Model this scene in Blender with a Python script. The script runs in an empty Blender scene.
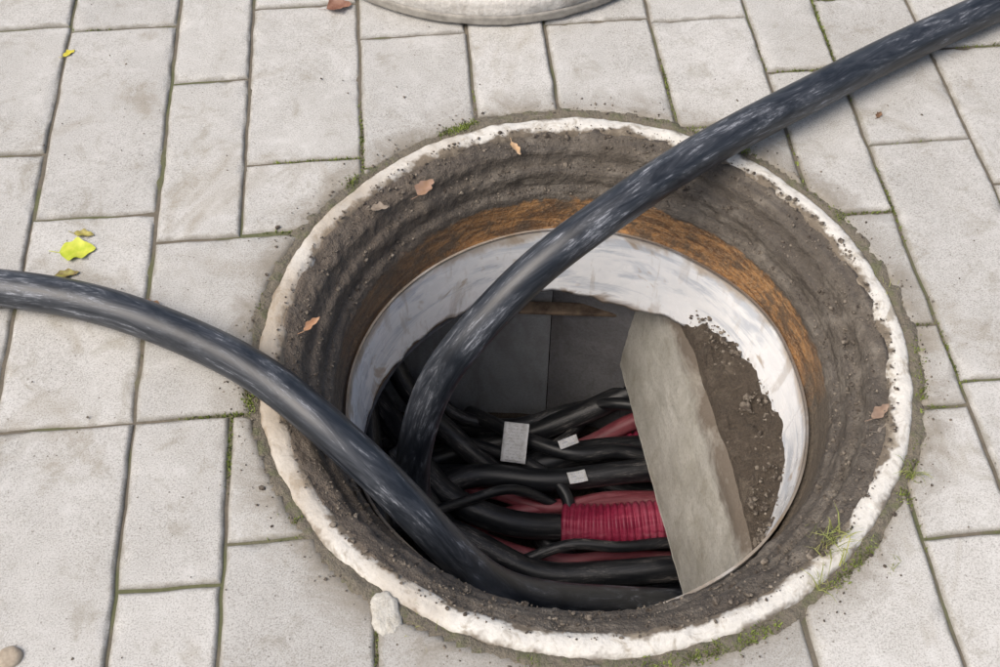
import bpy, math, random
import numpy as np
from mathutils import Vector
random.seed(7); rng=np.random.default_rng(7)
scene=bpy.context.scene
COL=bpy.context.collection
# ---------------------------------------------------------------- helpers
def vhash(i,j,k,s):
    n=(i*374761393+j*668265263+k*2147483647+s*974634777)&0xFFFFFFFF
    n=((n^(n>>13))*1274126177)&0xFFFFFFFF
    n=n^(n>>16)
    return (n&0xFFFFFF)/float(0xFFFFFF)
def vnoise(P,scale,seed=0,octv=1):
    P=np.asarray(P,dtype=float)
    out=np.zeros(len(P)); amp=1;tot=0
    for o in range(octv):
        Q=P*scale*(2**o)+37.3*o+1000
        I=np.floor(Q).astype(np.int64);F=Q-I;F=F*F*(3-2*F)
        r=0
        for a in (0,1):
            for b in (0,1):
                for c in (0,1):
                    w=(F[:,0] if a else 1-F[:,0])*(F[:,1] if b else 1-F[:,1])*(F[:,2] if c else 1-F[:,2])
                    r=r+w*vhash(I[:,0]+a,I[:,1]+b,I[:,2]+c,seed+o)
        out+=amp*(r*2-1);tot+=amp;amp*=.5
    return out/tot
def mkobj(name,verts,faces,mat=None,parent=None,smooth=True,uv=None,attrs=None):
    me=bpy.data.meshes.new(name)
    verts=np.asarray(verts,dtype=float)
    me.from_pydata(verts.tolist(),[],faces.tolist() if isinstance(faces,np.ndarray) else faces)
    if attrs:
        for k,a in attrs.items():
            at=me.attributes.new(k,'FLOAT','POINT'); at.data.foreach_set('value',np.asarray(a,dtype=np.float32))
    if uv is not None:
        ul=me.uv_layers.new(name='UVMap')
        li=np.zeros(len(me.loops),dtype=np.int32); me.loops.foreach_get('vertex_index',li)
        ul.data.foreach_set('uv',np.asarray(uv,dtype=np.float32)[li].ravel())
    me.polygons.foreach_set('use_smooth',[smooth]*len(me.polygons))
    me.update()
    ob=bpy.data.objects.new(name,me); COL.objects.link(ob)
    if mat: me.materials.append(mat)
    if parent: ob.parent=parent
    return ob
def empty(name):
    e=bpy.data.objects.new(name,None); e.empty_display_size=.1; COL.objects.link(e); return e
class M:
    def __init__(s,name,rough=.8):
        s.m=bpy.data.materials.new(name); s.m.use_nodes=True; s.t=s.m.node_tree
        s.b=s.t.nodes['Principled BSDF']; s.b.inputs['Roughness'].default_value=rough
        s.tc=s.t.nodes.new('ShaderNodeTexCoord')
    def n(s,ty,**k):
        x=s.t.nodes.new(ty)
        for a,b in k.items(): setattr(x,a,b)
        return x
    def l(s,a,b): s.t.links.new(a,b)
    def put(s,sock,v):
        if hasattr(v,'is_linked') or hasattr(v,'links'): s.l(v,sock)
        else: sock.default_value=v
    def obj(s,scale=(1,1,1),src='Object',rot=0):
        mp=s.n('ShaderNodeMapping'); s.l(s.tc.outputs[src],mp.inputs[0]); mp.inputs['Scale'].default_value=scale; mp.inputs['Rotation'].default_value=(0,0,rot)
        return mp.outputs[0]
    def noise(s,vec,scale,detail=4,rough=.55,dist=0):
        x=s.n('ShaderNodeTexNoise'); s.l(vec,x.inputs['Vector']); x.inputs['Scale'].default_value=scale
        x.inputs['Detail'].default_value=min(detail,4);x.inputs['Roughness'].default_value=rough;x.inputs['Distortion'].default_value=dist
        return x.outputs['Fac']
    def vor(s,vec,scale,out='Distance',feature='F1'):
        x=s.n('ShaderNodeTexVoronoi',feature=feature); s.l(vec,x.inputs['Vector']); x.inputs['Scale'].default_value=scale
        return x.outputs[out]
    def ramp(s,fac,a,b,lo=0.,hi=1.):
        x=s.n('ShaderNodeMapRange'); x.clamp=True; s.l(fac,x.inputs[0])
        x.inputs[1].default_value=a;x.inputs[2].default_value=b;x.inputs[3].default_value=lo;x.inputs[4].default_value=hi
        return x.outputs[0]
    def math(s,op,a,b=0.):
        x=s.n('ShaderNodeMath',operation=op); s.put(x.inputs[0],a); s.put(x.inputs[1],b); return x.outputs[0]
    def mix(s,fac,a,b,mode='MIX'):
        x=s.n('ShaderNodeMix',data_type='RGBA',blend_type=mode)
        s.put(x.inputs[0],fac)
        for i,v in ((6,a),(7,b)):
            if isinstance(v,tuple): v=(v[0],v[1],v[2],1)
            s.put(x.inputs[i],v)
        return x.outputs[2]
    def comb(s,a,b,c):
        x=s.n('ShaderNodeCombineXYZ')
        for i,v in enumerate((a,b,c)): s.put(x.inputs[i],v)
        return x.outputs[0]
    def attr(s,name):
        x=s.n('ShaderNodeAttribute'); x.attribute_name=name; return x.outputs['Fac']
    def radius(s):
        x=s.n('ShaderNodeVectorMath',operation='MULTIPLY'); s.l(s.tc.outputs['Object'],x.inputs[0]); x.inputs[1].default_value=(1,1,0)
        y=s.n('ShaderNodeVectorMath',operation='LENGTH'); s.l(x.outputs[0],y.inputs[0]); return y.outputs['Value']
    def xyz(s):
        x=s.n('ShaderNodeSeparateXYZ'); s.l(s.tc.outputs['Object'],x.inputs[0]); return x.outputs
    def bump(s,h,strength=.5,dist=.002):
        x=s.n('ShaderNodeBump'); s.l(h,x.inputs['Height']); x.inputs['Strength'].default_value=strength; x.inputs['Distance'].default_value=dist
        s.l(x.outputs[0],s.b.inputs['Normal'])
    def col(s,c): 
        if isinstance(c,tuple): c=(c[0],c[1],c[2],1)
        s.put(s.b.inputs['Base Color'],c)
    def rough(s,v): s.put(s.b.inputs['Roughness'],v)
# ---------------------------------------------------------------- materials
def mat_stone():
    m=M('paving_concrete'); v=m.obj()
    tone=m.attr('tone')
    big=m.noise(v,5,4,.65,.3); mid=m.noise(v,38,3,.65); fine=m.noise(v,420,2,.7)
    c=m.mix(m.ramp(big,.35,.66),(.365,.360,.335),(.49,.484,.46))
    c=m.mix(m.ramp(mid,.3,.7,0,.45),c,(.31,.295,.265))
    c=m.mix(m.ramp(fine,.38,.66,.0,.55),c,(.62,.61,.585))
    c=m.mix(m.ramp(fine,.46,.34,.0,.5),c,(.22,.21,.19))
    sp2=m.vor(v,75)
    c=m.mix(m.math('MULTIPLY',m.ramp(sp2,.15,.06),m.ramp(mid,.50,.6,0,.8)),c,(.12,.10,.08))
    st2=m.noise(v,13,4,.75,.6)
    c=m.mix(m.ramp(st2,.55,.70,0,.55),c,(.26,.238,.19))
    c=m.mix(m.ramp(st2,.44,.30,0,.5),c,(.58,.575,.555))
    dk=m.noise(v,3.1,4,.75,.8)
    c=m.mix(m.ramp(dk,.57,.68,0,.5),c,(.25,.215,.155))
    c=m.mix(1.0,c,m.comb(tone,tone,tone),'MULTIPLY')
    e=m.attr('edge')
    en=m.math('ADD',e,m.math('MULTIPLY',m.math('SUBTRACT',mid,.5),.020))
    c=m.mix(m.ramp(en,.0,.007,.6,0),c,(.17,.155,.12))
    r=m.radius(); rr=m.math('ADD',r,m.math('MULTIPLY',m.math('SUBTRACT',st2,.5),.2))
    c=m.mix(m.ramp(rr,.50,.57,.8,0),c,(.20,.175,.135))
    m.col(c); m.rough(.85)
    m.bump(fine,.4,.0016)
    return m.m
def mat_ground():
    m=M('joint_soil',.95); v=m.obj()
    n=m.noise(v,60,4,.7); n2=m.noise(v,6,3)
    c=m.mix(n,(.07,.06,.045),(.20,.175,.135))
    c=m.mix(m.ramp(n2,.50,.60,0,.6),c,(.09,.11,.035))
    br=m.n('ShaderNodeTexBrick'); mp=m.obj(rot=math.radians(84.8)); m.l(mp,br.inputs['Vector'])
    br.inputs['Scale'].default_value=1; br.inputs['Brick Width'].default_value=.35;br.inputs['Row Height'].default_value=.185;br.inputs['Mortar Size'].default_value=.004
    br.inputs['Color1'].default_value=(.40,.39,.36,1);br.inputs['Color2'].default_value=(.46,.45,.42,1);br.inputs['Mortar'].default_value=(.1,.1,.07,1)
    c=m.mix(m.math('GREATER_THAN',m.radius(),4.45),c,br.outputs['Color'])
    m.col(c); m.bump(n,.8,.004); return m.m
def mat_collar():
    m=M('whitewashed_concrete',.9); v=m.obj()
    r=m.radius(); n=m.noise(v,14,4,.7); f=m.noise(v,130,3,.7); g=m.noise(v,5,3); n3=m.noise(v,26,4,.75,.6)
    white=m.mix(f,(.48,.46,.41),(.74,.725,.68))
    soil=m.mix(f,(.08,.064,.048),(.22,.185,.14))
    d=m.math('ADD',r,m.math('MULTIPLY',m.math('SUBTRACT',n,.5),.07))
    c=m.mix(m.ramp(d,.465,.472,1,0),white,soil)
    c=m.mix(m.ramp(d,.493,.502,0,.9),c,soil)
    c=m.mix(m.ramp(n3,.53,.66,0,.75),c,(.30,.26,.20))
    y=m.xyz()
    wl=m.math('ADD',m.math('MULTIPLY',y[0],-.5),g)
    c=m.mix(m.ramp(wl,.58,.78,0,.7),c,(.30,.24,.17))
    m.col(c); m.bump(m.math('ADD',n,m.math('MULTIPLY',f,.5)),.6,.005); return m.m
def mat_frame():
    m=M('soil_and_rust',.9); v=m.obj(); xyz=m.xyz()
    n=m.noise(v,22,4,.75); f=m.noise(v,190,3,.75); g=m.noise(v,6,3); r=m.radius()
    ban=m.noise(m.comb(m.math('MULTIPLY',r,95.),m.math('MULTIPLY',xyz[2],95.),m.math('MULTIPLY',m.math('ADD',xyz[0],xyz[1]),6.)),1.,3,.65,.5)
    soil=m.mix(f,(.042,.035,.029),(.17,.145,.115))
    soil=m.mix(m.ramp(n,.48,.66,0,.6),soil,(.235,.21,.175))
    soil=m.mix(m.ramp(ban,.44,.60,0,.6),soil,(.052,.043,.035))
    soil=m.mix(m.ramp(g,.5,.66,0,.55),soil,(.062,.051,.041))
    rs=m.noise(m.obj((1,1,5)),14,4,.75,.8)
    rust=m.mix(m.ramp(rs,.42,.62),(.12,.062,.030),(.40,.21,.08))
    rust=m.mix(m.ramp(f,.45,.75,0,.6),rust,(.42,.31,.19))
    rust=m.mix(m.ramp(n,.50,.60,0,.7),rust,(.10,.075,.053))
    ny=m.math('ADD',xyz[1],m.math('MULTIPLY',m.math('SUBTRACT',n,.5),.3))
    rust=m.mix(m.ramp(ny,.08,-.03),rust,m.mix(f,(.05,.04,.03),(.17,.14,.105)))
    zz=m.math('ADD',xyz[2],m.math('MULTIPLY',m.math('SUBTRACT',n,.5),.04))
    c=m.mix(m.ramp(zz,-.106,-.099),rust,soil)
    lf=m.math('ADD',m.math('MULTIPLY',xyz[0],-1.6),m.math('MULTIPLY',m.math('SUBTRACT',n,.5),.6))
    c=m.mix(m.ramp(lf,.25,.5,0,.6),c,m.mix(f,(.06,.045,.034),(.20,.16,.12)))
    m.col(c); m.rough(m.ramp(ban,.4,.6,.9,.55)); m.bump(m.math('ADD',n,m.math('MULTIPLY',f,.7)),.9,.006); return m.m
def mat_liner():
    m=M('white_plastic_liner',.4); 
    uv=m.obj((1,1,1),'UV')
    s1=m.noise(m.obj((1.6,7,1),'UV',.8),3.2,4,.65,.5)
    s2=m.noise(m.obj((5,1.4,1),'UV',-.6),3.4,4,.65,.4)
    n=m.noise(uv,8,4,.68,.5); f=m.noise(uv,40,3,.6)
    c=m.mix(m.ramp(f,.3,.7),(.86,.88,.89),(.95,.955,.95))
    c=m.mix(m.ramp(s1,.51,.60,0,.6),c,(.45,.50,.57))
    c=m.mix(m.ramp(s2,.56,.64,0,.5),c,(.50,.46,.41))
    c=m.mix(m.ramp(n,.58,.64,0,.7),c,(.38,.29,.20))
    v=m.n('ShaderNodeSeparateXYZ'); m.l(m.tc.outputs['UV'],v.inputs[0])
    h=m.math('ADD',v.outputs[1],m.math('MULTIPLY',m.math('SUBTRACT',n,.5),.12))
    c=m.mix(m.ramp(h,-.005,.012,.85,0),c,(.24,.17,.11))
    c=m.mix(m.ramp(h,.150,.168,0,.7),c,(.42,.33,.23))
    m.col(c); m.rough(m.ramp(n,.45,.7,.22,.7)); m.bump(s1,.35,.004); return m.m
def mat_conc(name,a,b,dirt,amount=.5,sc=1.):
    m=M(name,.9); v=m.obj()
    n=m.noise(v,9*sc,4,.7,.4); f=m.noise(v,150,3,.7)
    c=m.mix(m.ramp(n,.35,.65),a,b); c=m.mix(m.ramp(f,.4,.7,0,.4),c,dirt)
    g=m.noise(m.obj((1,1,.35)),14*sc,4,.75,.3)
    c=m.mix(m.ramp(g,.52,.66,0,amount),c,dirt)
    m.col(c); m.bump(m.math('ADD',n,m.math('MULTIPLY',f,.4)),.7,.006); return m.m
def mat_slab():
    m=M('rough_concrete',.85); v=m.obj(); xyz=m.xyz()
    n=m.noise(v,9,4,.7,.4); f=m.noise(v,170,3,.7); g=m.noise(m.obj((1,1,.6)),16,4,.7,.5)
    c=m.mix(m.ramp(n,.35,.62),(.42,.405,.355),(.55,.535,.485))
    c=m.mix(m.ramp(g,.50,.66,0,.5),c,(.30,.275,.22)); c=m.mix(m.ramp(g,.42,.30,0,.4),c,(.62,.605,.56))
    c=m.mix(m.ramp(f,.48,.7,0,.5),c,(.26,.235,.19))
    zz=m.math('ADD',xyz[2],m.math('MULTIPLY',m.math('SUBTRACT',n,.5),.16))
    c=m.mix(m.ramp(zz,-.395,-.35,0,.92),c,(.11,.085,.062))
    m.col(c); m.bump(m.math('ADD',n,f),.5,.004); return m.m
def mat_soil():
    m=M('loose_soil',.97); v=m.obj(); n=m.noise(v,30,4,.75); f=m.noise(v,220,3,.75)
    c=m.mix(f,(.028,.021,.016),(.14,.11,.08)); c=m.mix(m.ramp(n,.52,.7,0,.6),c,(.20,.165,.125))
    m.col(c); m.bump(m.math('ADD',n,f),1,.009); return m.m
def mat_cable(name,base,dust,amt=.6,rough=.42,haze_=.14):
    m=M(name,rough); 
    s1=m.noise(m.obj((16,2.4,1),'UV'),3.,4,.8,.7); s2=m.noise(m.obj((90,12,1),'UV'),3.,4,.8,.5); big=m.noise(m.obj(),7,3)
    c=m.mix(m.ramp(s1,.35,.65),base,tuple(x*1.8+.008 for x in base))
    th=m.math('ADD',s1,m.math('MULTIPLY',m.math('SUBTRACT',big,.5),.5))
    haze=m.ramp(th,.42,.66,0,haze_)                     # dry dust film
    c=m.mix(haze,c,dust)
    sc=m.math('MULTIPLY',m.ramp(th,.53,.66),m.ramp(s2,.48,.62))
    sc=m.math('MULTIPLY',sc,amt)
    c=m.mix(sc,c,dust)
    m.col(c); m.rough(m.math('ADD',m.math('MULTIPLY',m.math('ADD',sc,haze),.5),rough)); m.bump(s1,.12,.0015); return m.m
def mat_plain(name,c1,c2,rough=.7,sc=30):
    m=M(name,rough); v=m.obj(); n=m.noise(v,sc,4,.65); m.col(m.mix(m.ramp(n,.35,.65),c1,c2)); m.bump(n,.3,.002); return m.m
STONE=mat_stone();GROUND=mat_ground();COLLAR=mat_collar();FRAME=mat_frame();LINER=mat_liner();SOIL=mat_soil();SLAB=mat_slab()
CAB=mat_cable('black_cable_sheath',(.011,.014,.019),(.38,.40,.44),.75,.38,.09)
CABD=mat_cable('dirty_cable_sheath',(.007,.008,.010),(.28,.26,.24),.75,.40,.08)
CABR=mat_cable('faded_red_conduit',(.17,.035,.045),(.32,.20,.20),.6,.5,.2)
RED=mat_cable('red_corrugated_pipe',(.23,.014,.045),(.40,.18,.21),.6,.45,.2)
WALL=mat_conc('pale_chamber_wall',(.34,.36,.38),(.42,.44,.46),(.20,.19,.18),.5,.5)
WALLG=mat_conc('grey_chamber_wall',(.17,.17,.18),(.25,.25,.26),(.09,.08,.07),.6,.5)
# ---------------------------------------------------------------- world, sun, camera
w=bpy.data.worlds.new("World");scene.world=w;w.use_nodes=True
nt=w.node_tree; bg=nt.nodes['Background']; sky=nt.nodes.new('ShaderNodeTexSky'); sky.sky_type='NISHITA'; sky.sun_disc=False
EL=math.radians(56); AZ=math.radians(-122)
sky.sun_elevation=EL; sky.sun_rotation=AZ; sky.air_density=1.0; sky.dust_density=6.0; sky.ozone_density=.6
nt.links.new(sky.outputs[0],bg.inputs[0]); bg.inputs[1].default_value=.15
sd=Vector((math.sin(AZ)*math.cos(EL),math.cos(AZ)*math.cos(EL),math.sin(EL)))
L=bpy.data.lights.new('sun','SUN'); L.energy=2.15; L.angle=math.radians(45); L.color=(1,.96,.91)
lo=bpy.data.objects.new('sun',L); COL.objects.link(lo); lo.rotation_euler=sd.to_track_quat('Z','Y').to_euler(); lo.location=sd*20
cam=bpy.data.cameras.new("camera");co=bpy.data.objects.new("camera",cam);COL.objects.link(co)
co.location=(-.128,-1.030,1.442);co.rotation_euler=(math.radians(36),0,0);cam.lens=41.54;cam.sensor_width=36;cam.clip_start=.05;cam.clip_end=500
scene.camera=co
scene.view_settings.view_transform='Standard';scene.view_settings.look='None';scene.view_settings.exposure=0
# ---------------------------------------------------------------- paving
PSI=math.radians(5.18);cp,sp_=math.cos(PSI),math.sin(PSI)
def ab2xy(a,b): return a*cp-b*sp_, a*sp_+b*cp
RH=.509
cols=[-.88,-.675,-.533,-.33,-.125,.025,.23,.42,.555,.74]
pat=[.205,.145,.2]
k=0
while cols[0]>-4.4: cols.insert(0,cols[0]-pat[(k+0)%3]-random.uniform(-.004,.004)); k+=1
k=0
while cols[-1]<4.4: cols.append(cols[-1]+pat[k%3]); k+=1
known={-.88:[.815,.331,-.082,-.52],-.675:[.65,.267,-.081,-.347],-.533:[.85,.43,.271,-.081,-.289,-.62],-.33:[.743,.402,.05,-.289,-.66],
 -.125:[.86,.51,.1,-.4,-.7],.025:[.755,.40,0,-.45,-.72],.23:[.7415,.45,.1,-.2,-.58],.42:[.9,.582,.225,-.0106,-.16,-.367,-.66],.555:[.78,.38,-.12,-.45],.74:[.95,.62,.27,-.1,-.4]}
ca=min(cols,key=lambda q:abs(q+1.085)); known[ca]=[.83,.491,.158,-.2,-.55]
V=[];Fc=[];TO=[];ED=[];nv=0;joints=[]
def lines(L,near):
    if not near: return np.array([0,0,.004,L-.004,L,L]),np.array([-.022,-.006,0,0,-.006,-.022])
    n=max(2,int(round((L-.014)/.009)))
    inner=np.linspace(.007,L-.007,n)
    p=np.concatenate([[0,0,.0015,.0035],inner,[L-.0035,L-.0015,L,L]])
    z=np.concatenate([[-.022,0,0,0],np.zeros(n),[0,0,0,-.022]])
    return p,z
def stone(a0,a1,b0,b1):
    global nv
    x,y=ab2xy((a0+a1)/2,(b0+b1)/2)
    near=max(abs(x+0.05),abs(y-.05))<1.25
    g=.0022+random.uniform(-.0006,.0012)
    a0+=g;a1-=g;b0+=g;b1-=g
    la,za=lines(a1-a0,near); lb,zb=lines(b1-b0,near)
    A,B=np.meshgrid(la,lb,indexing='ij'); ZA,ZB=np.meshgrid(za,zb,indexing='ij')
    W,Hh=a1-a0,b1-b0
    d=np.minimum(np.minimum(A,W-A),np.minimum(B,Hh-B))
    Z=np.minimum(ZA,ZB)
    skew=random.uniform(-.0016,.0016)
    a=a0+A+skew*(B/Hh-.5); b=b0+B+skew*(A/W-.5)
    X,Y=a*cp-b*sp_,a*sp_+b*cp
    P=np.stack([X.ravel(),Y.ravel(),np.zeros(X.size)],1)
    Zr=Z.ravel();D=d.ravel()
    if near:
        n1=vnoise(P,22,3,3);n2=vnoise(P,22,9,3);n3=vnoise(P,35,5,2)
        P[:,0]+=n1*.0028;P[:,1]+=n2*.0028
        wd=.0020+.018*np.clip(n3-.2,0,1)
        Zr=Zr-np.where(Zr<-.02,0,.0048*np.exp(-(D/wd)**2))
        Zr=Zr+vnoise(P,9,11,3)*.0014
    tx,ty=random.gauss(0,.004),random.gauss(0,.004)
    Zr=Zr+(A.ravel()-W/2)*tx+(B.ravel()-Hh/2)*ty+random.gauss(0,.0007)
    P[:,2]=Zr
    na,nb=A.shape
    idx=np.arange(na*nb).reshape(na,nb)
    q=np.stack([idx[:-1,:-1].ravel(),idx[1:,:-1].ravel(),idx[1:,1:].ravel(),idx[:-1,1:].ravel()],1)
    R=np.hypot(P[:,0],P[:,1]); ang=np.arctan2(P[:,1],P[:,0]); rr=RH+.007*vnoise(np.stack([np.cos(ang)*.5,np.sin(ang)*.5,0*ang],1),16,21,3)
    ins=R<rr
    if ins.any():
        q=q[~ins[q].all(1)]
        if len(q)==0: return
        k_=(rr/np.maximum(R,1e-5))
        P[ins,0]*=k_[ins];P[ins,1]*=k_[ins];P[ins,2]=-.008
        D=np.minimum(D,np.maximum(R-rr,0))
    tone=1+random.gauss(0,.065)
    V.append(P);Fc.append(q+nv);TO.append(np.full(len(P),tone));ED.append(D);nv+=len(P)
eq=lambda p,q:abs(p-q)<1e-6
for i in range(len(cols)-1):
    a0,a1=cols[i],cols[i+1]
    kb=sorted(known.get(cols[i],[]))
    if not kb: kb=[random.uniform(-.3,.3)]
    while kb[-1]<4.4: kb.append(kb[-1]+random.choice([.27,.33,.38,.44]))
    while kb[0]>-4.4: kb.insert(0,kb[0]-random.choice([.27,.33,.38,.44]))
    joints.append((a0,a0,-1.4,1.4,'v'))
    for j in range(len(kb)-1):
        b0,b1=kb[j],kb[j+1]
        joints.append((a0,a1,b0,b0,'h'))
        if eq(a0,-.675) and eq(b0,-.081): stone(a0,cols[i+2],b0,b1); continue   # one wide slab fills two columns
        if eq(a0,-.533) and eq(b0,-.081): continue
        stone(a0,a1,b0,b1)
P=np.concatenate(V);Fq=np.concatenate(Fc)
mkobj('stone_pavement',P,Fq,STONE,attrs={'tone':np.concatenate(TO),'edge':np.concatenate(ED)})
rs=[.485,.50,.52,.56,.62,.7,.8,.95,1.15,1.4,2,3,4.4,4.5,8,20,60,120]; nth=256
vs=[];fs=[]
for i,r in enumerate(rs):
    for k in range(nth):
        t=2*math.pi*k/nth; vs.append((r*math.cos(t),r*math.sin(t),(-.0055 if r<4.45 else -.001)))
for i in range(len(rs)-1):
    for k in range(nth):
        fs.append((i*nth+k,(i+1)*nth+k,(i+1)*nth+(k+1)%nth,i*nth+(k+1)%nth))
mkobj('ground',vs,fs,GROUND)
# ---------------------------------------------------------------- lathe
def lathe(name,prof,mat,nth=400,sub=.004,amp=.003,nscale=30,center=(0,0),seed=0,parent=None,ampf=None,fine=.4):
    pr=[prof[0]]
    for (r0,z0),(r1,z1) in zip(prof,prof[1:]):
        L=math.hypot(r1-r0,z1-z0); n=max(1,int(L/sub))
        for k in range(1,n+1): pr.append((r0+(r1-r0)*k/n,z0+(z1-z0)*k/n))
    pr=np.array(pr); m=len(pr)
    T=np.linspace(0,2*math.pi,nth,endpoint=False)
    R=np.repeat(pr[:,0],nth);Z=np.repeat(pr[:,1],nth);TT=np.tile(T,m)
    P=np.stack([R*np.cos(TT),R*np.sin(TT),Z],1)
    tang=np.gradient(pr,axis=0); tang/=np.maximum(np.linalg.norm(tang,axis=1,keepdims=True),1e-9)
    nr=np.repeat(-tang[:,1],nth); nz=np.repeat(tang[:,0],nth)
    sgn=np.where(nz<0,-1,1); nr=nr*sgn;nz=nz*sgn
    d=vnoise(P,nscale,seed,4)*amp + vnoise(P,nscale*4,seed+5,2)*amp*fine
    if ampf is not None: d=d*ampf(P)
    P[:,0]+=nr*d*np.cos(TT);P[:,1]+=nr*d*np.sin(TT);P[:,2]+=nz*d
    P[:,0]+=center[0];P[:,1]+=center[1]
    idx=np.arange(m*nth).reshape(m,nth); nx=np.roll(idx,-1,axis=1)
    q=np.stack([idx[:-1].ravel(),idx[1:].ravel(),nx[1:].ravel(),nx[:-1].ravel()],1)
    return mkobj(name,P,q,mat,parent)
manhole=empty('manhole')
lathe('concrete_collar',[(.502,-.03),(.498,-.006),(.493,.001),(.483,.003),(.472,.002),(.463,-.003),(.456,-.016),(.452,-.04)],COLLAR,600,.003,.0038,22,seed=1,parent=manhole)
m=M('packed_joint_soil',.97); v=m.obj(); n=m.noise(v,30,4,.75); f=m.noise(v,200,3,.75)
c=m.mix(f,(.085,.074,.056),(.25,.22,.17)); c=m.mix(m.ramp(n,.50,.62,0,.5),c,(.10,.12,.045)); m.col(c); m.bump(m.math('ADD',n,f),1,.005); PACK=m.m
lathe('packed_soil',[(.488,-.010),(.496,-.004),(.502,-.0015),(.509,-.001),(.516,-.002),(.523,-.006),(.529,-.012)],PACK,900,.002,.006,40,seed=15,parent=manhole,fine=.3)
prof=[(.468,-.03),(.465,-.003),(.453,-.009),(.442,-.014),(.434,-.022),(.430,-.040),(.426,-.047),(.416,-.050),(.412,-.058),(.409,-.082),(.398,-.088),(.394,-.098),(.390,-.150),(.386,-.170),(.378,-.174),(.376,-.34)]
lathe('soil_covered_frame',prof,FRAME,700,.0035,.0070,24,seed=4,parent=manhole,ampf=lambda P:np.where(P[:,2]>-.1,1.,.25))
# liner
nth=500;rows=26;V=[];UV=[]
T=np.linspace(0,2*math.pi,nth,endpoint=False)
circ=np.stack([np.cos(T)*.37,np.sin(T)*.37,0*T],1)
bot=-.336+.032*vnoise(circ,9,31,4)+.012*vnoise(circ,34,32,3)-.02*np.cos(T)
top=-.160+.006*vnoise(circ,6,33,2)
for side in (0,1):
    for j in range(rows+1):
        f=j/rows; z=top+(bot-top)*f
        r=(.372+.001*(1-f))*(1-f)+.360*f
        pp=np.stack([np.cos(T)*.37,np.sin(T)*.37,z],1)
        r=r+.005*vnoise(pp,6,34,2)+(.004 if side else 0)
        V.append(np.stack([np.cos(T)*r-.008*(0.3+.7*f),np.sin(T)*r,z],1)); UV.append(np.stack([T*.37,(z+.335)],1))
idx=np.arange((2*rows+2)*nth).reshape(2*rows+2,nth);nx=np.roll(idx,-1,axis=1)
fs=[]
for j in list(range(rows))+list(range(rows+1,2*rows+1)):
    fs.append(np.stack([idx[j],idx[j+1],nx[j+1],nx[j]],1))
fs.append(np.stack([idx[rows],idx[2*rows+1],nx[2*rows+1],nx[rows]],1)); fs.append(np.stack([idx[0],idx[rows+1],nx[rows+1],nx[0]],1))
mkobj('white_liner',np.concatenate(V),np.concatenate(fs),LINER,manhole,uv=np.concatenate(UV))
def ring_sheet(name,r0,z,half,mat):
    n=256;vs=[];fs=[]
    for k in range(n):
        t=2*math.pi*k/n;c,s=math.cos(t),math.sin(t); q=half/max(abs(c),abs(s))
        vs+=[(r0*c,r0*s,z),(q*c,q*s,z)]
    for k in range(n):
        a=2*k;b=2*((k+1)%n); fs.append((a,a+1,b+1,b))
    return mkobj(name,vs,fs,mat,manhole,smooth=False)
ring_sheet('chamber_roof',.372,-.345,.9,WALLG)
ring_sheet('roof_top',.50,-.03,.9,WALLG)
def grid(name,o,u,v,nu,nv_,mat,amp=.003,seed=0,parent=manhole,sc=12):
    o,u,v=map(np.array,(o,u,v)); n=np.cross(u,v); n=n/np.linalg.norm(n)
    a,b=np.meshgrid(np.linspace(0,1,nu+1),np.linspace(0,1,nv_+1),indexing='ij')
    P=o+a.ravel()[:,None]*u+b.ravel()[:,None]*v
    P=P+n*(amp*vnoise(P,sc,seed,4))[:,None]
    idx=np.arange((nu+1)*(nv_+1)).reshape(nu+1,nv_+1)
    q=np.stack([idx[:-1,:-1].ravel(),idx[1:,:-1].ravel(),idx[1:,1:].ravel(),idx[:-1,1:].ravel()],1)
    return mkobj(name,P,q,mat,parent)
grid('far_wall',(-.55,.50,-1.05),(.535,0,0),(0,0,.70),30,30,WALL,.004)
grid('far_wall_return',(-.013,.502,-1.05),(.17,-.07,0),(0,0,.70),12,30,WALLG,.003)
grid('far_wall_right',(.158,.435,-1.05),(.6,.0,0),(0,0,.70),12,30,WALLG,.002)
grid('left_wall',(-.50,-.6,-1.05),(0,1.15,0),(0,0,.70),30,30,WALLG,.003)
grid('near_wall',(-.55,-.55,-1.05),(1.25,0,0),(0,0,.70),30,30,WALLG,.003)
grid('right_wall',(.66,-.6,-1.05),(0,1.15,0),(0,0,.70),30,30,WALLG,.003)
grid('chamber_floor',(-.56,-.6,-1.0),(1.3,0,0),(0,1.2,0),60,60,SOIL,.02,sc=9)
shx0=lambda y:.262-.17*y-.30*np.clip(-y-.03,0,1)**2-.5*np.clip(y-.2,0,1)**2
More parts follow.
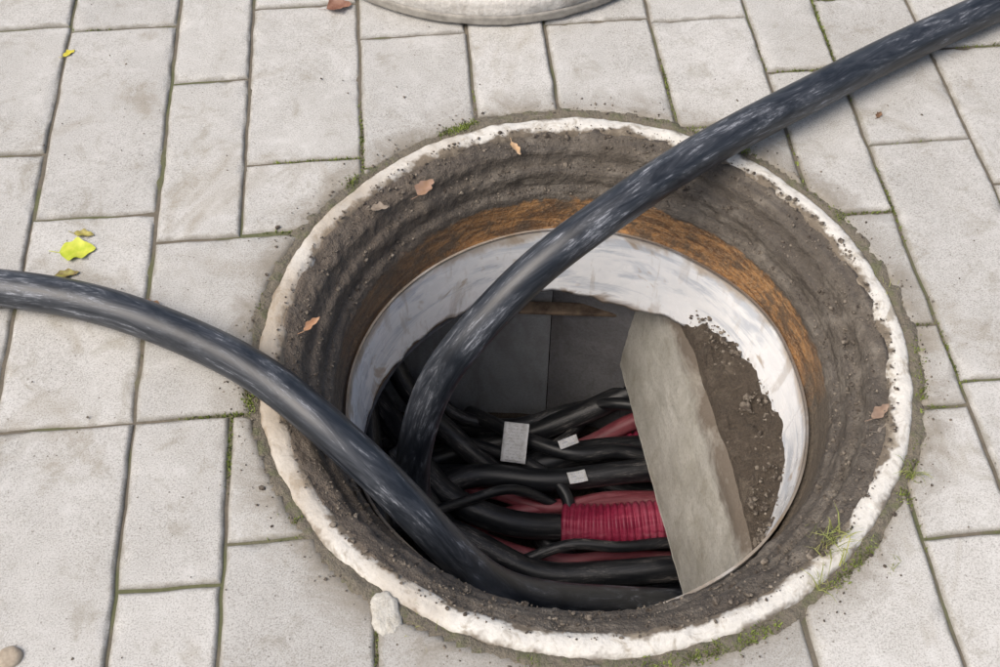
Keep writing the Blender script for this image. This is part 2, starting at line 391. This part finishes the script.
def slab():
    nu,nw=110,60
    y0,y1=.52,-.30
    a=np.linspace(0,1,nu+1);b=np.linspace(0,1,nw+1);A,B=np.meshgrid(a,b,indexing='ij')
    Y=y0+(y1-y0)*A
    xb=.214-.165*Y; xt=shx0(Y)
    edge=np.stack([xt.ravel(),Y.ravel(),0*Y.ravel()],1)
    zt=-.338+.016*vnoise(edge,14,51,4).reshape(Y.shape); zb=-.70+.005*vnoise(edge,12,52,3).reshape(Y.shape)
    xt=xt+.008*vnoise(edge,20,57,3).reshape(Y.shape)
    rnd=.018*np.clip((B-.90)/.10,0,1)**2
    X=xb+(xt-xb)*B+rnd;Z=zb+(zt-zb)*B
    P=np.stack([X.ravel(),Y.ravel(),Z.ravel()],1); P[:,0]+=.004*vnoise(P,8,53,3)+.0012*vnoise(P,60,54,2)
    P2=P.copy();P2[:,0]+=.09
    n=(nu+1)*(nw+1);idx=np.arange(n).reshape(nu+1,nw+1)
    q=lambda I:np.stack([I[:-1,:-1].ravel(),I[1:,:-1].ravel(),I[1:,1:].ravel(),I[:-1,1:].ravel()],1)
    F=[q(idx),q(idx+n)]
    for e in (idx[:,0],idx[:,-1],idx[0,:],idx[-1,:]):
        F.append(np.stack([e[:-1],e[1:],e[1:]+n,e[:-1]+n],1))
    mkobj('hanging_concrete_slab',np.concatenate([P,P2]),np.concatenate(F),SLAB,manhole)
slab()
nu,nw=150,60
a,b=np.meshgrid(np.linspace(.40,-.30,nu+1),np.linspace(0,1,nw+1),indexing='ij')
shx=lambda y:shx0(y)+.010
xs=shx(a); xe=np.sqrt(np.clip(.385**2-a**2,1e-4,1)); xe=np.maximum(xe,xs+.002)
X=xs+(xe-xs)*b;P=np.stack([X.ravel(),a.ravel(),0*a.ravel()],1)
Z=-.330+.06*b.ravel()**1.3+.040*vnoise(P,16,61,4)+.012*vnoise(P,70,62,3)
Z=np.where(b.ravel()<.02,-.36,Z); P[:,2]=Z
idx=np.arange((nu+1)*(nw+1)).reshape(nu+1,nw+1)
mkobj('soil_shelf',P,np.stack([idx[:-1,:-1].ravel(),idx[1:,:-1].ravel(),idx[1:,1:].ravel(),idx[:-1,1:].ravel()],1),SOIL,manhole)
def box(name,c,size,mat,rot=(0,0,0),bev=.004,parent=None):
    bpy.ops.mesh.primitive_cube_add(size=1,location=c,rotation=rot); o=bpy.context.object; o.name=name;o.scale=size
    bpy.ops.object.transform_apply(location=False,rotation=False,scale=True)
    md=o.modifiers.new('b','BEVEL');md.width=bev;md.segments=2
    o.data.materials.append(mat)
    if parent:o.parent=parent
    return o
RUST=mat_plain('rusted_steel',(.08,.055,.04),(.26,.19,.13),.85,25)
box('lintel',( -.13,.470,-.525),(.62,.03,.012),RUST,(0,.015,-.03),.004,manhole)
# ---------------------------------------------------------------- tubes
def spline(pts,step=.006):
    P=[np.array(p,float) for p in pts]; P=[2*P[0]-P[1]]+P+[2*P[-1]-P[-2]]; out=[]
    for i in range(1,len(P)-2):
        p0,p1,p2,p3=P[i-1:i+3]
        t0=0;t1=t0+np.linalg.norm(p1-p0)**.5;t2=t1+np.linalg.norm(p2-p1)**.5;t3=t2+np.linalg.norm(p3-p2)**.5
        n=max(2,int(np.linalg.norm(p2-p1)/step))
        for k in range(n):
            t=t1+(t2-t1)*k/n
            a1=(t1-t)/(t1-t0)*p0+(t-t0)/(t1-t0)*p1;a2=(t2-t)/(t2-t1)*p1+(t-t1)/(t2-t1)*p2;a3=(t3-t)/(t3-t2)*p2+(t-t2)/(t3-t2)*p3
            b1=(t2-t)/(t2-t0)*a1+(t-t0)/(t2-t0)*a2;b2=(t3-t)/(t3-t1)*a2+(t-t1)/(t3-t1)*a3
            out.append((t2-t)/(t2-t1)*b1+(t-t1)/(t2-t1)*b2)
    out.append(P[-2]); return np.array(out)
def smooth(C,n):
    for _ in range(n):
        C[1:-1]=.25*C[:-2]+.5*C[1:-1]+.25*C[2:]
    return C
def tube(name,pts,r,mat,rib=0,ribamp=0,nseg=40,step=.006,sm=60,parent=None,wob=0.0):
    C=smooth(spline(pts,step),sm); m=len(C)
    T=np.gradient(C,axis=0);T/=np.linalg.norm(T,axis=1,keepdims=True)
    s=np.concatenate([[0],np.cumsum(np.linalg.norm(np.diff(C,axis=0),axis=1))])
    u=np.cross(T[0],[0,0,1.]);u/=np.linalg.norm(u);U=[u]
    for i in range(1,m):
        u=U[-1]-T[i]*np.dot(U[-1],T[i]);U.append(u/np.linalg.norm(u))
    U=np.array(U);W=np.cross(T,U)
    th=np.linspace(0,2*math.pi,nseg+1)
    rr=np.full(m,r)
    if rib: rr=rr+ribamp*(np.abs(np.sin(math.pi*s/rib))**.7*2-1)
    rr=rr+wob*vnoise(C,12,71,2)
    P=(C[:,None,:]+rr[:,None,None]*(np.cos(th)[None,:,None]*U[:,None,:]+np.sin(th)[None,:,None]*W[:,None,:])).reshape(-1,3)
    UV=np.stack([np.tile(th/(2*math.pi)*r*2*math.pi,m),np.repeat(s,nseg+1)],1)
    k=nseg+1;idx=np.arange(m*k).reshape(m,k)
    q=np.stack([idx[:-1,:-1].ravel(),idx[:-1,1:].ravel(),idx[1:,1:].ravel(),idx[1:,:-1].ravel()],1).tolist()
    q.append(idx[0,:-1][::-1].tolist());q.append(idx[-1,:-1].tolist())
    return mkobj(name,P,q,mat,parent,uv=UV)
tube('power_cable',[(2.2,1.55,.036),(1.5,1.15,.036),(.911,.817,.037),(.602,.630,.042),(.395,.486,.05),(.281,.407,.053),(.172,.329,.05),(.035,.225,.03),(-.063,.163,-.01),(-.161,.101,-.09),(-.230,.062,-.18),(-.269,.037,-.30),(-.291,.024,-.44),(-.288,.0135,-.58),(-.24,-.02,-.74),(-.12,-.05,-.86),(.1,-.04,-.9),(.5,.0,-.9)],.0322,CAB,nseg=56,sm=90)
tube('power_cable',[(-2.6,.20,.032),(-1.8,.17,.032),(-1.3,.13,.032),(-.970,.0896,.032),(-.809,.067,.032),(-.694,.031,.033),(-.579,-.023,.036),(-.481,-.081,.038),(-.386,-.158,.026),(-.315,-.208,-.015),(-.245,-.256,-.08),(-.1885,-.281,-.17),(-.128,-.278,-.28),(-.024,-.235,-.43),(.091,-.18,-.57),(.2,-.12,-.72),(.34,-.08,-.82),(.55,-.05,-.85)],.0298,CAB,nseg=56,sm=90)
bundle=empty('cable_bundle')
lst=[
 ([(-.48,.24,-.95),(-.27,.33,-.93),(-.08,.37,-.90),(.09,.41,-.84),(.206,.442,-.80),(.45,.46,-.82)],.027,CABD),
 ([(-.48,.20,-.88),(-.30,.25,-.88),(-.128,.245,-.86),(.05,.29,-.84),(.214,.313,-.85),(.5,.32,-.86)],.029,CABD),
 ([(-.48,.02,-.80),(-.30,.14,-.78),(-.2,.21,-.80),(-.02,.20,-.80),(.201,.225,-.80),(.5,.24,-.83)],.026,CABD),
 ([(-.44,.42,-.72),(-.34,.28,-.76),(-.24,.15,-.78),(-.10,.095,-.80),(.03,.102,-.83)],.029,CABD),
 ([(-.48,-.02,-.78),(-.341,.09,-.78),(-.22,.06,-.78),(-.05,-.02,-.80),(.1,-.02,-.80),(.223,-.01,-.80),(.5,.02,-.84)],.028,CABD),
 ([(-.48,-.14,-.86),(-.3,-.06,-.84),(-.1,.01,-.88),(.1,.03,-.88),(.3,.02,-.9),(.5,.0,-.92)],.026,CABD),
 ([(-.46,.47,-.62),(-.42,.30,-.68),(-.39,.12,-.74),(-.34,-.03,-.80),(-.2,-.12,-.84),(.0,-.12,-.86),(.4,-.1,-.9)],.028,CABD),
 ([(-.40,.47,-.60),(-.33,.38,-.72),(-.22,.31,-.82),(-.1,.20,-.84),(.0,.06,-.88),(.2,.0,-.9)],.024,CABD),
 ([(-.45,.38,-.95),(-.2,.42,-.94),(0,.33,-.90),(.12,.24,-.90),(.3,.22,-.93)],.026,CABD),
 ([(-.35,-.3,-.9),(-.1,-.2,-.92),(.2,-.16,-.92),(.5,-.14,-.92)],.03,CABD),
 ([(-.22,.12,-.87),(-.1,.06,-.86),(.02,.03,-.85),(.12,.045,-.86),(.4,.05,-.9)],.016,CABR),
 ([(-.20,.10,-.86),(-.1,.14,-.84),(.02,.155,-.835),(.12,.17,-.84),(.25,.175,-.85),(.5,.18,-.9)],.018,CABR),
 ([(-.05,.30,-.90),(.08,.345,-.89),(.2,.385,-.84),(.45,.42,-.84)],.020,CABR),
 ([(-.30,.22,-.86),(-.15,.19,-.84),(-.02,.145,-.825),(.1,.175,-.83),(.3,.19,-.86)],.012,CABR),
 ([(-.36,.22,-.70),(-.26,.10,-.77),(-.16,.0,-.80),(-.04,-.06,-.82),(.1,-.07,-.84),(.4,-.06,-.88)],.022,CABD),
 ([(-.3,.36,-.86),(-.18,.30,-.82),(-.06,.24,-.80),(.02,.16,-.80),(.02,.10,-.84)],.014,CABD),
 ([(.04,.47,-.95),(.07,.42,-.90),(.02,.34,-.86),(-.08,.28,-.86),(-.2,.2,-.9)],.012,CABD),
 ([(-.20,.45,-.92),(-.16,.38,-.84),(-.08,.31,-.80),(.04,.26,-.79),(.14,.275,-.80),(.3,.25,-.84)],.017,CABD),
 ([(-.33,.05,-.70),(-.2,.12,-.745),(-.1,.16,-.765),(.06,.14,-.87),(.2,.10,-.9)],.011,CABD),
 ([(-.30,.47,-.80),(-.24,.40,-.84),(-.10,.385,-.87),(.03,.42,-.86),(.15,.40,-.80),(.3,.36,-.80)],.015,CABD),
 ([(-.10,.0,-.80),(.02,.035,-.775),(.12,.03,-.78),(.25,.05,-.80),(.4,.03,-.86)],.012,CABD),
]
for i,(p_,r,mt) in enumerate(lst): tube('cable_%d'%(i+1),p_,r,mt,nseg=28,step=.008,sm=12,parent=bundle)
tube('corrugated_conduit',[(.008,.108,-.835),(.10,.100,-.825),(.239,.107,-.815),(.40,.12,-.82),(.6,.13,-.83)],.046,RED,rib=.0155,ribamp=.0042,nseg=48,step=.0018,sm=3)
tube('corrugated_conduit',[(.10,.325,-.92),(.2,.345,-.90),(.5,.37,-.91)],.036,RED,rib=.0155,ribamp=.004,nseg=40,step=.0018,sm=3)
# tags
def tag(c,wd,h,rot,blue=False):
    m=M('label_card',.5); v=m.obj(); n=m.noise(v,90,4,.6)
    c_=m.mix(m.ramp(n,.45,.7),(.80,.81,.82),(.6,.6,.58))
    x=m.xyz(); ln=m.math('GREATER_THAN',m.math('SINE',m.math('MULTIPLY',x[1],900)),.6)
    inn=m.math('LESS_THAN',m.math('ABSOLUTE',x[0]),wd*.34)
    c_=m.mix(m.math('MULTIPLY',m.math('MULTIPLY',ln,inn),m.ramp(m.noise(v,260,2),.48,.55,0,.5)),c_,(.1,.2,.45) if blue else (.3,.3,.31))
    m.col(c_)
    n=8;vs=[];fs=[]
    for i in range(n+1):
        for j in range(n+1):
            a,b=(i/n-.5),(j/n-.5); vs.append((a*wd,b*h,.10*h*(a*a*4)*.5))
    for i in range(n):
        for j in range(n):
            k=i*(n+1)+j; fs.append((k,k+n+1,k+n+2,k+1))
    o=mkobj('cable_tag',vs,fs,m.m); md=o.modifiers.new('s','SOLIDIFY'); md.thickness=.0012
    o.location=c;o.rotation_euler=rot
tag((-.094,.275,-.765),.058,.088,(math.radians(32),math.radians(-14),math.radians(-16)))
tag((.023,.275,-.762),.045,.020,(math.radians(35),0,math.radians(24)),True)
tag((.040,.190,-.766),.040,.03,(math.radians(-5),0,math.radians(12)),True)
# ---------------------------------------------------------------- manhole lid
lid=empty('manhole_cover'); cx,cy=-.148,1.166
LID=mat_conc('cover_concrete',(.50,.485,.45),(.64,.62,.58),(.28,.25,.21),.55)
o=lathe('cover_disc',[(.0,.048),(.10,.048),(.375,.050),(.384,.056),(.396,.060),(.414,.058),(.421,.050),(.423,.038),(.422,.012),(.416,.004),(.40,.003)],LID,300,.006,.004,24,(0,0),5,lid)
o.location=(cx,cy,0)
IRON=mat_plain('cover_iron_rim',(.22,.205,.18),(.36,.34,.30),.7,40)
o=lathe('cover_rim',[(.424,.026),(.4275,.024),(.4275,.008),(.424,.006)],IRON,300,.003,.0020,30,(0,0),6,lid); o.location=(cx,cy,0)
# ---------------------------------------------------------------- gravel & soil crumbs
ico_v=np.array([(0,0,-1),(.72,-.53,-.45),(-.28,-.85,-.45),(-.89,0,-.45),(-.28,.85,-.45),(.72,.53,-.45),(.28,-.85,.45),(-.72,-.53,.45),(-.72,.53,.45),(.28,.85,.45),(.89,0,.45),(0,0,1)])
ico_f=np.array([(0,1,2),(1,0,5),(0,2,3),(0,3,4),(0,4,5),(1,5,10),(2,1,6),(3,2,7),(4,3,8),(5,4,9),(1,10,6),(2,6,7),(3,7,8),(4,8,9),(5,9,10),(6,10,11),(7,6,11),(8,7,11),(9,8,11),(10,9,11)])
pr=np.array(prof[1:12])
def crumbs(name,pos,sizes,mat):
    Vs=[];Fs=[]
    for i,(p_,s_) in enumerate(zip(pos,sizes)):
        q=ico_v*rng.uniform(.6,1.15,(12,1))*np.array([rng.uniform(.7,1.3),rng.uniform(.7,1.3),rng.uniform(.5,.9)])*s_
        a=rng.uniform(0,6.28);c_,s2=math.cos(a),math.sin(a)
        q=np.stack([q[:,0]*c_-q[:,1]*s2,q[:,0]*s2+q[:,1]*c_,q[:,2]],1)
        Vs.append(q+p_);Fs.append(ico_f+12*i)
    return mkobj(name,np.concatenate(Vs),np.concatenate(Fs),mat,smooth=False)
m=M('crumb_mix',.95); v=m.obj(); n=m.noise(v,120,2); m.col(m.mix(m.ramp(n,.40,.72),(.055,.043,.033),(.26,.225,.18))); CR=m.m
pos=[];sz=[]
for i in range(3600):
    t=rng.uniform(0,2*math.pi); r=rng.choice([rng.uniform(.434,.475),rng.uniform(.412,.43),rng.uniform(.396,.41)],p=[.5,.3,.2])
    z=np.interp(r,pr[::-1,0],pr[::-1,1]) if r<.463 else .003
    pos.append((r*math.cos(t),r*math.sin(t),z+.001)); sz.append(min(.0065,.0008+rng.exponential(.0009)))
for i in range(600):
    y=rng.uniform(-.28,.3);xs_=float(shx(np.array(y)));xe_=math.sqrt(.36**2-y*y)
    if xe_<xs_+.01: continue
    x=rng.uniform(xs_+.005,xe_); pos.append((x,y,-.329+.06*((x-xs_)/(xe_-xs_))**1.3)); sz.append(.0012+rng.exponential(.0016))
crumbs('soil_crumbs',pos,sz,CR)
pos=[];sz=[]
for i in range(1100):
    t=rng.uniform(0,2*math.pi); r=.508+abs(rng.normal(0,.022)) if i<650 else rng.uniform(.52,1.3)
    pos.append((r*math.cos(t),r*math.sin(t),.001));sz.append(.0006+rng.exponential(.0007))
crumbs('grit',pos,sz,CR)
# ---------------------------------------------------------------- moss and grass
def blades(name,base,length,lean,mat,width=.12):
    Vs=[];Fs=[];n=0
    for (x,y,z),L_ in zip(base,length):
        a=rng.uniform(0,6.28);ln=rng.uniform(.1,lean);dx,dy=math.cos(a)*ln*L_,math.sin(a)*ln*L_
        b=rng.uniform(0,3.14);wx,wy=math.cos(b)*width*L_,math.sin(b)*width*L_
        Vs+=[(x-wx,y-wy,z),(x+wx,y+wy,z),(x+dx*.5+wx*.7,y+dy*.5+wy*.7,z+L_*.6),(x+dx*.5-wx*.7,y+dy*.5-wy*.7,z+L_*.6),(x+dx,y+dy,z+L_*(1-ln*.4))]
        Fs+=[(n,n+1,n+2,n+3),(n+3,n+2,n+4)];n+=5
    return mkobj(name,Vs,Fs,mat,smooth=False)
def mat_leafy(name,c1,c2,sc=40):
    m=M(name,.7); v=m.obj(); n=m.noise(v,sc,3); m.col(m.mix(m.ramp(n,.35,.65),c1,c2)); return m.m
MOSS=mat_leafy('moss_green',(.09,.105,.03),(.22,.28,.055))
B=[]
for (a0,a1,b0,b1,k) in joints:
    if a0<-1.3 or a1>1.2 or abs(b0)>1.4: continue
    L_=(b1-b0) if k=='v' else (a1-a0); n=int(L_*1200)
    t=rng.uniform(size=n); a=a0+(a1-a0)*t;b=b0+(b1-b0)*t
    if k=='v' and eq(a0,-.533): keep=(b<-.081)|(b>.271); a=a[keep];b=b[keep]
    B.append(np.stack([a*cp-b*sp_,a*sp_+b*cp,0*a],1))
B=np.concatenate(B); R=np.hypot(B[:,0],B[:,1]); B=B[(R>.512)&(R<1.4)]; R=np.hypot(B[:,0],B[:,1])
d=vnoise(B,6.5,81,3)+.30*np.clip(1-(R-.5)/.2,0,1)+np.where(((B[:,0]<-.3)&(B[:,1]<.1))|(B[:,0]>.4),.12,-.03)
B=B[d>rng.uniform(.14,.5,len(B))]
B[:,:2]+=rng.normal(0,.0014,(len(B),2)); B[:,2]=-.006
base=[tuple(x) for x in B]; ln=list(rng.uniform(.003,.0080,len(B)))
n=16000;t=rng.uniform(-math.pi,math.pi,n);c_,s_=np.cos(t),np.sin(t)
d=vnoise(np.stack([c_*.5,s_*.5,3+0*t],1),11,83,4)+np.where(c_>.45,.16,0)+np.where(s_<-.5,.10,0)+np.where(c_<-.8,.10,-.10)
keep=d>rng.uniform(.14,.42,n); r=.510+rng.normal(0,.005,n); 
for c1,s1,r1,kk in zip(c_,s_,r,keep):
    if kk: base.append((r1*c1,r1*s1,-.002)); ln.append(rng.uniform(.003,.008))
blades('moss',base,ln,.9,MOSS,.18)
GR=mat_leafy('grass_green',(.16,.20,.05),(.38,.38,.13))
def tuft(x,y,n,L_,spread):
    b=[(x+rng.normal(0,spread),y+rng.normal(0,spread),-.002) for _ in range(n)]
    blades('grass_tuft',b,[rng.uniform(.3,1)*L_ for _ in range(n)],1.5,GR,.035)
tuft(.325,-.335,70,.042,.014); tuft(.455,-.225,30,.028,.009); tuft(.30,-.40,24,.03,.008); tuft(.40,-.37,16,.02,.01); tuft(-.24,-.455,20,.018,.012); tuft(.49,.11,18,.015,.01)
# ---------------------------------------------------------------- leaves
def leaf(name,x,y,z,L_,W_,ang,col1,col2,curl=.3,lobes=0):
    m=M('leaf_skin',.55); v=m.obj(); n=m.noise(v,60,4,.6); m.col(m.mix(m.ramp(n,.4,.65),col1,col2))
    vs=[];fs=[];N_=16;sd_=rng.uniform(0,9)
    for i in range(N_+1):
        t=i/N_
        for s_ in (-1,-.5,0,.5,1):
            j_=1+.22*math.sin(t*17+sd_+s_*2)+(.4*abs(math.sin(t*math.pi*lobes)) if lobes else 0)
            wd=W_*.5*(math.sin(math.pi*t**.8)**.8 if 0<t<1 else 0)*j_+.0004
            vs.append(((t-.5)*L_, s_*wd, .001+curl*wd*(s_*s_)*.9+curl*L_*.25*(t-.5)**2+.0012*math.sin(t*9+s_*3)))
    for i in range(N_):
        for j in range(4):
            k=i*5+j; fs.append((k,k+5,k+6,k+1))
    k0=len(vs); vs+=[(-.5*L_,-.0006,.001),(-.5*L_,.0006,.001),(-.8*L_,.0006+.1*L_,.002),(-.8*L_,-.0006+.1*L_,.002)]; fs.append((k0,k0+1,k0+2,k0+3))
    o=mkobj(name,vs,fs,m.m); o.location=(x,y,z); o.rotation_euler=(0,0,ang)
G1,G2=(.42,.50,.03),(.58,.60,.07);B1,B2=(.14,.08,.045),(.28,.17,.10);Y1,Y2=(.36,.32,.07),(.18,.14,.05)
leaf('fallen_leaf',-.815,.183,.001,.058,.034,.15,G1,G2,.25,2.5)
leaf('fallen_leaf',-.812,.218,.001,.034,.014,-.1,Y1,Y2,.5)
leaf('fallen_leaf',-.822,.133,.001,.040,.015,.25,(.30,.28,.06),B1,.5)
leaf('fallen_leaf',-.672,.067,.001,.045,.018,-.35,B1,B2,.6)
leaf('fallen_leaf',-.935,.665,.001,.026,.012,.8,(.55,.5,.04),(.6,.5,.08),.4)
leaf('fallen_leaf',-.44,.80,.001,.05,.03,.3,(.18,.08,.05),(.28,.15,.10),.6,1.5)
leaf('fallen_leaf',-.255,.325,-.002,.045,.02,1.0,B2,(.34,.22,.16),.5,1.5)
leaf('fallen_leaf',-.10,.42,-.004,.035,.011,-1.1,(.46,.30,.16),(.5,.36,.24),.5)
leaf('fallen_leaf',-.42,.035,.0,.035,.012,.9,(.36,.19,.10),(.46,.29,.18),.6)
leaf('fallen_leaf',-.33,.28,-.004,.03,.016,.2,(.2,.16,.12),(.3,.25,.2),.6)
leaf('fallen_leaf',.435,-.12,-.008,.04,.012,.7,(.25,.17,.12),(.36,.26,.19),.5,1.5)
leaf('fallen_leaf',.44,-.15,-.008,.035,.012,.3,(.2,.17,.14),(.3,.26,.2),.5)
for x,y,a in ((-.60,-.02,.5),(-1.0,-.1,2),(.62,.71,.3),(.55,.5,1),(-.25,-.52,.3)): leaf('fallen_leaf',x,y,.001,.018,.009,a,B1,B2,.5)
# small broken stone chip and a round pebble
def chip(name,x,y,sx,sy,h,mat,ang=.2,jag=.14):
    n=22;vs=[(0,0,h)];fs=[]
    rad=[1+rng.uniform(-jag,jag) for _ in range(n)]
    for lv,(q,z) in enumerate([(.5,h),(.86,h*.95),(.97,h*.6),(1,0)]):
        for k in range(n):
            t=2*math.pi*k/n; vs.append((sx*q*rad[k]*math.cos(t),sy*q*rad[k]*math.sin(t),z+rng.uniform(-.001,.001)))
    for k in range(n): fs.append((0,1+k,1+(k+1)%n))
    for l_ in range(3):
        for k in range(n): fs.append((1+l_*n+k,1+(l_+1)*n+k,1+(l_+1)*n+(k+1)%n,1+l_*n+(k+1)%n))
    o=mkobj(name,vs,fs,mat); o.location=(x,y,-.005); o.rotation_euler=(0,0,ang)
chip('concrete_chip',-.278,-.437,.021,.034,.009,mat_conc('chip_concrete',(.44,.425,.38),(.58,.565,.51),(.25,.22,.17),.5,3))
chip('pebble',-.757,-.497,.018,.015,.012,mat_plain('pebble_stone',(.30,.25,.19),(.42,.36,.28),.8,90),.4,.05)
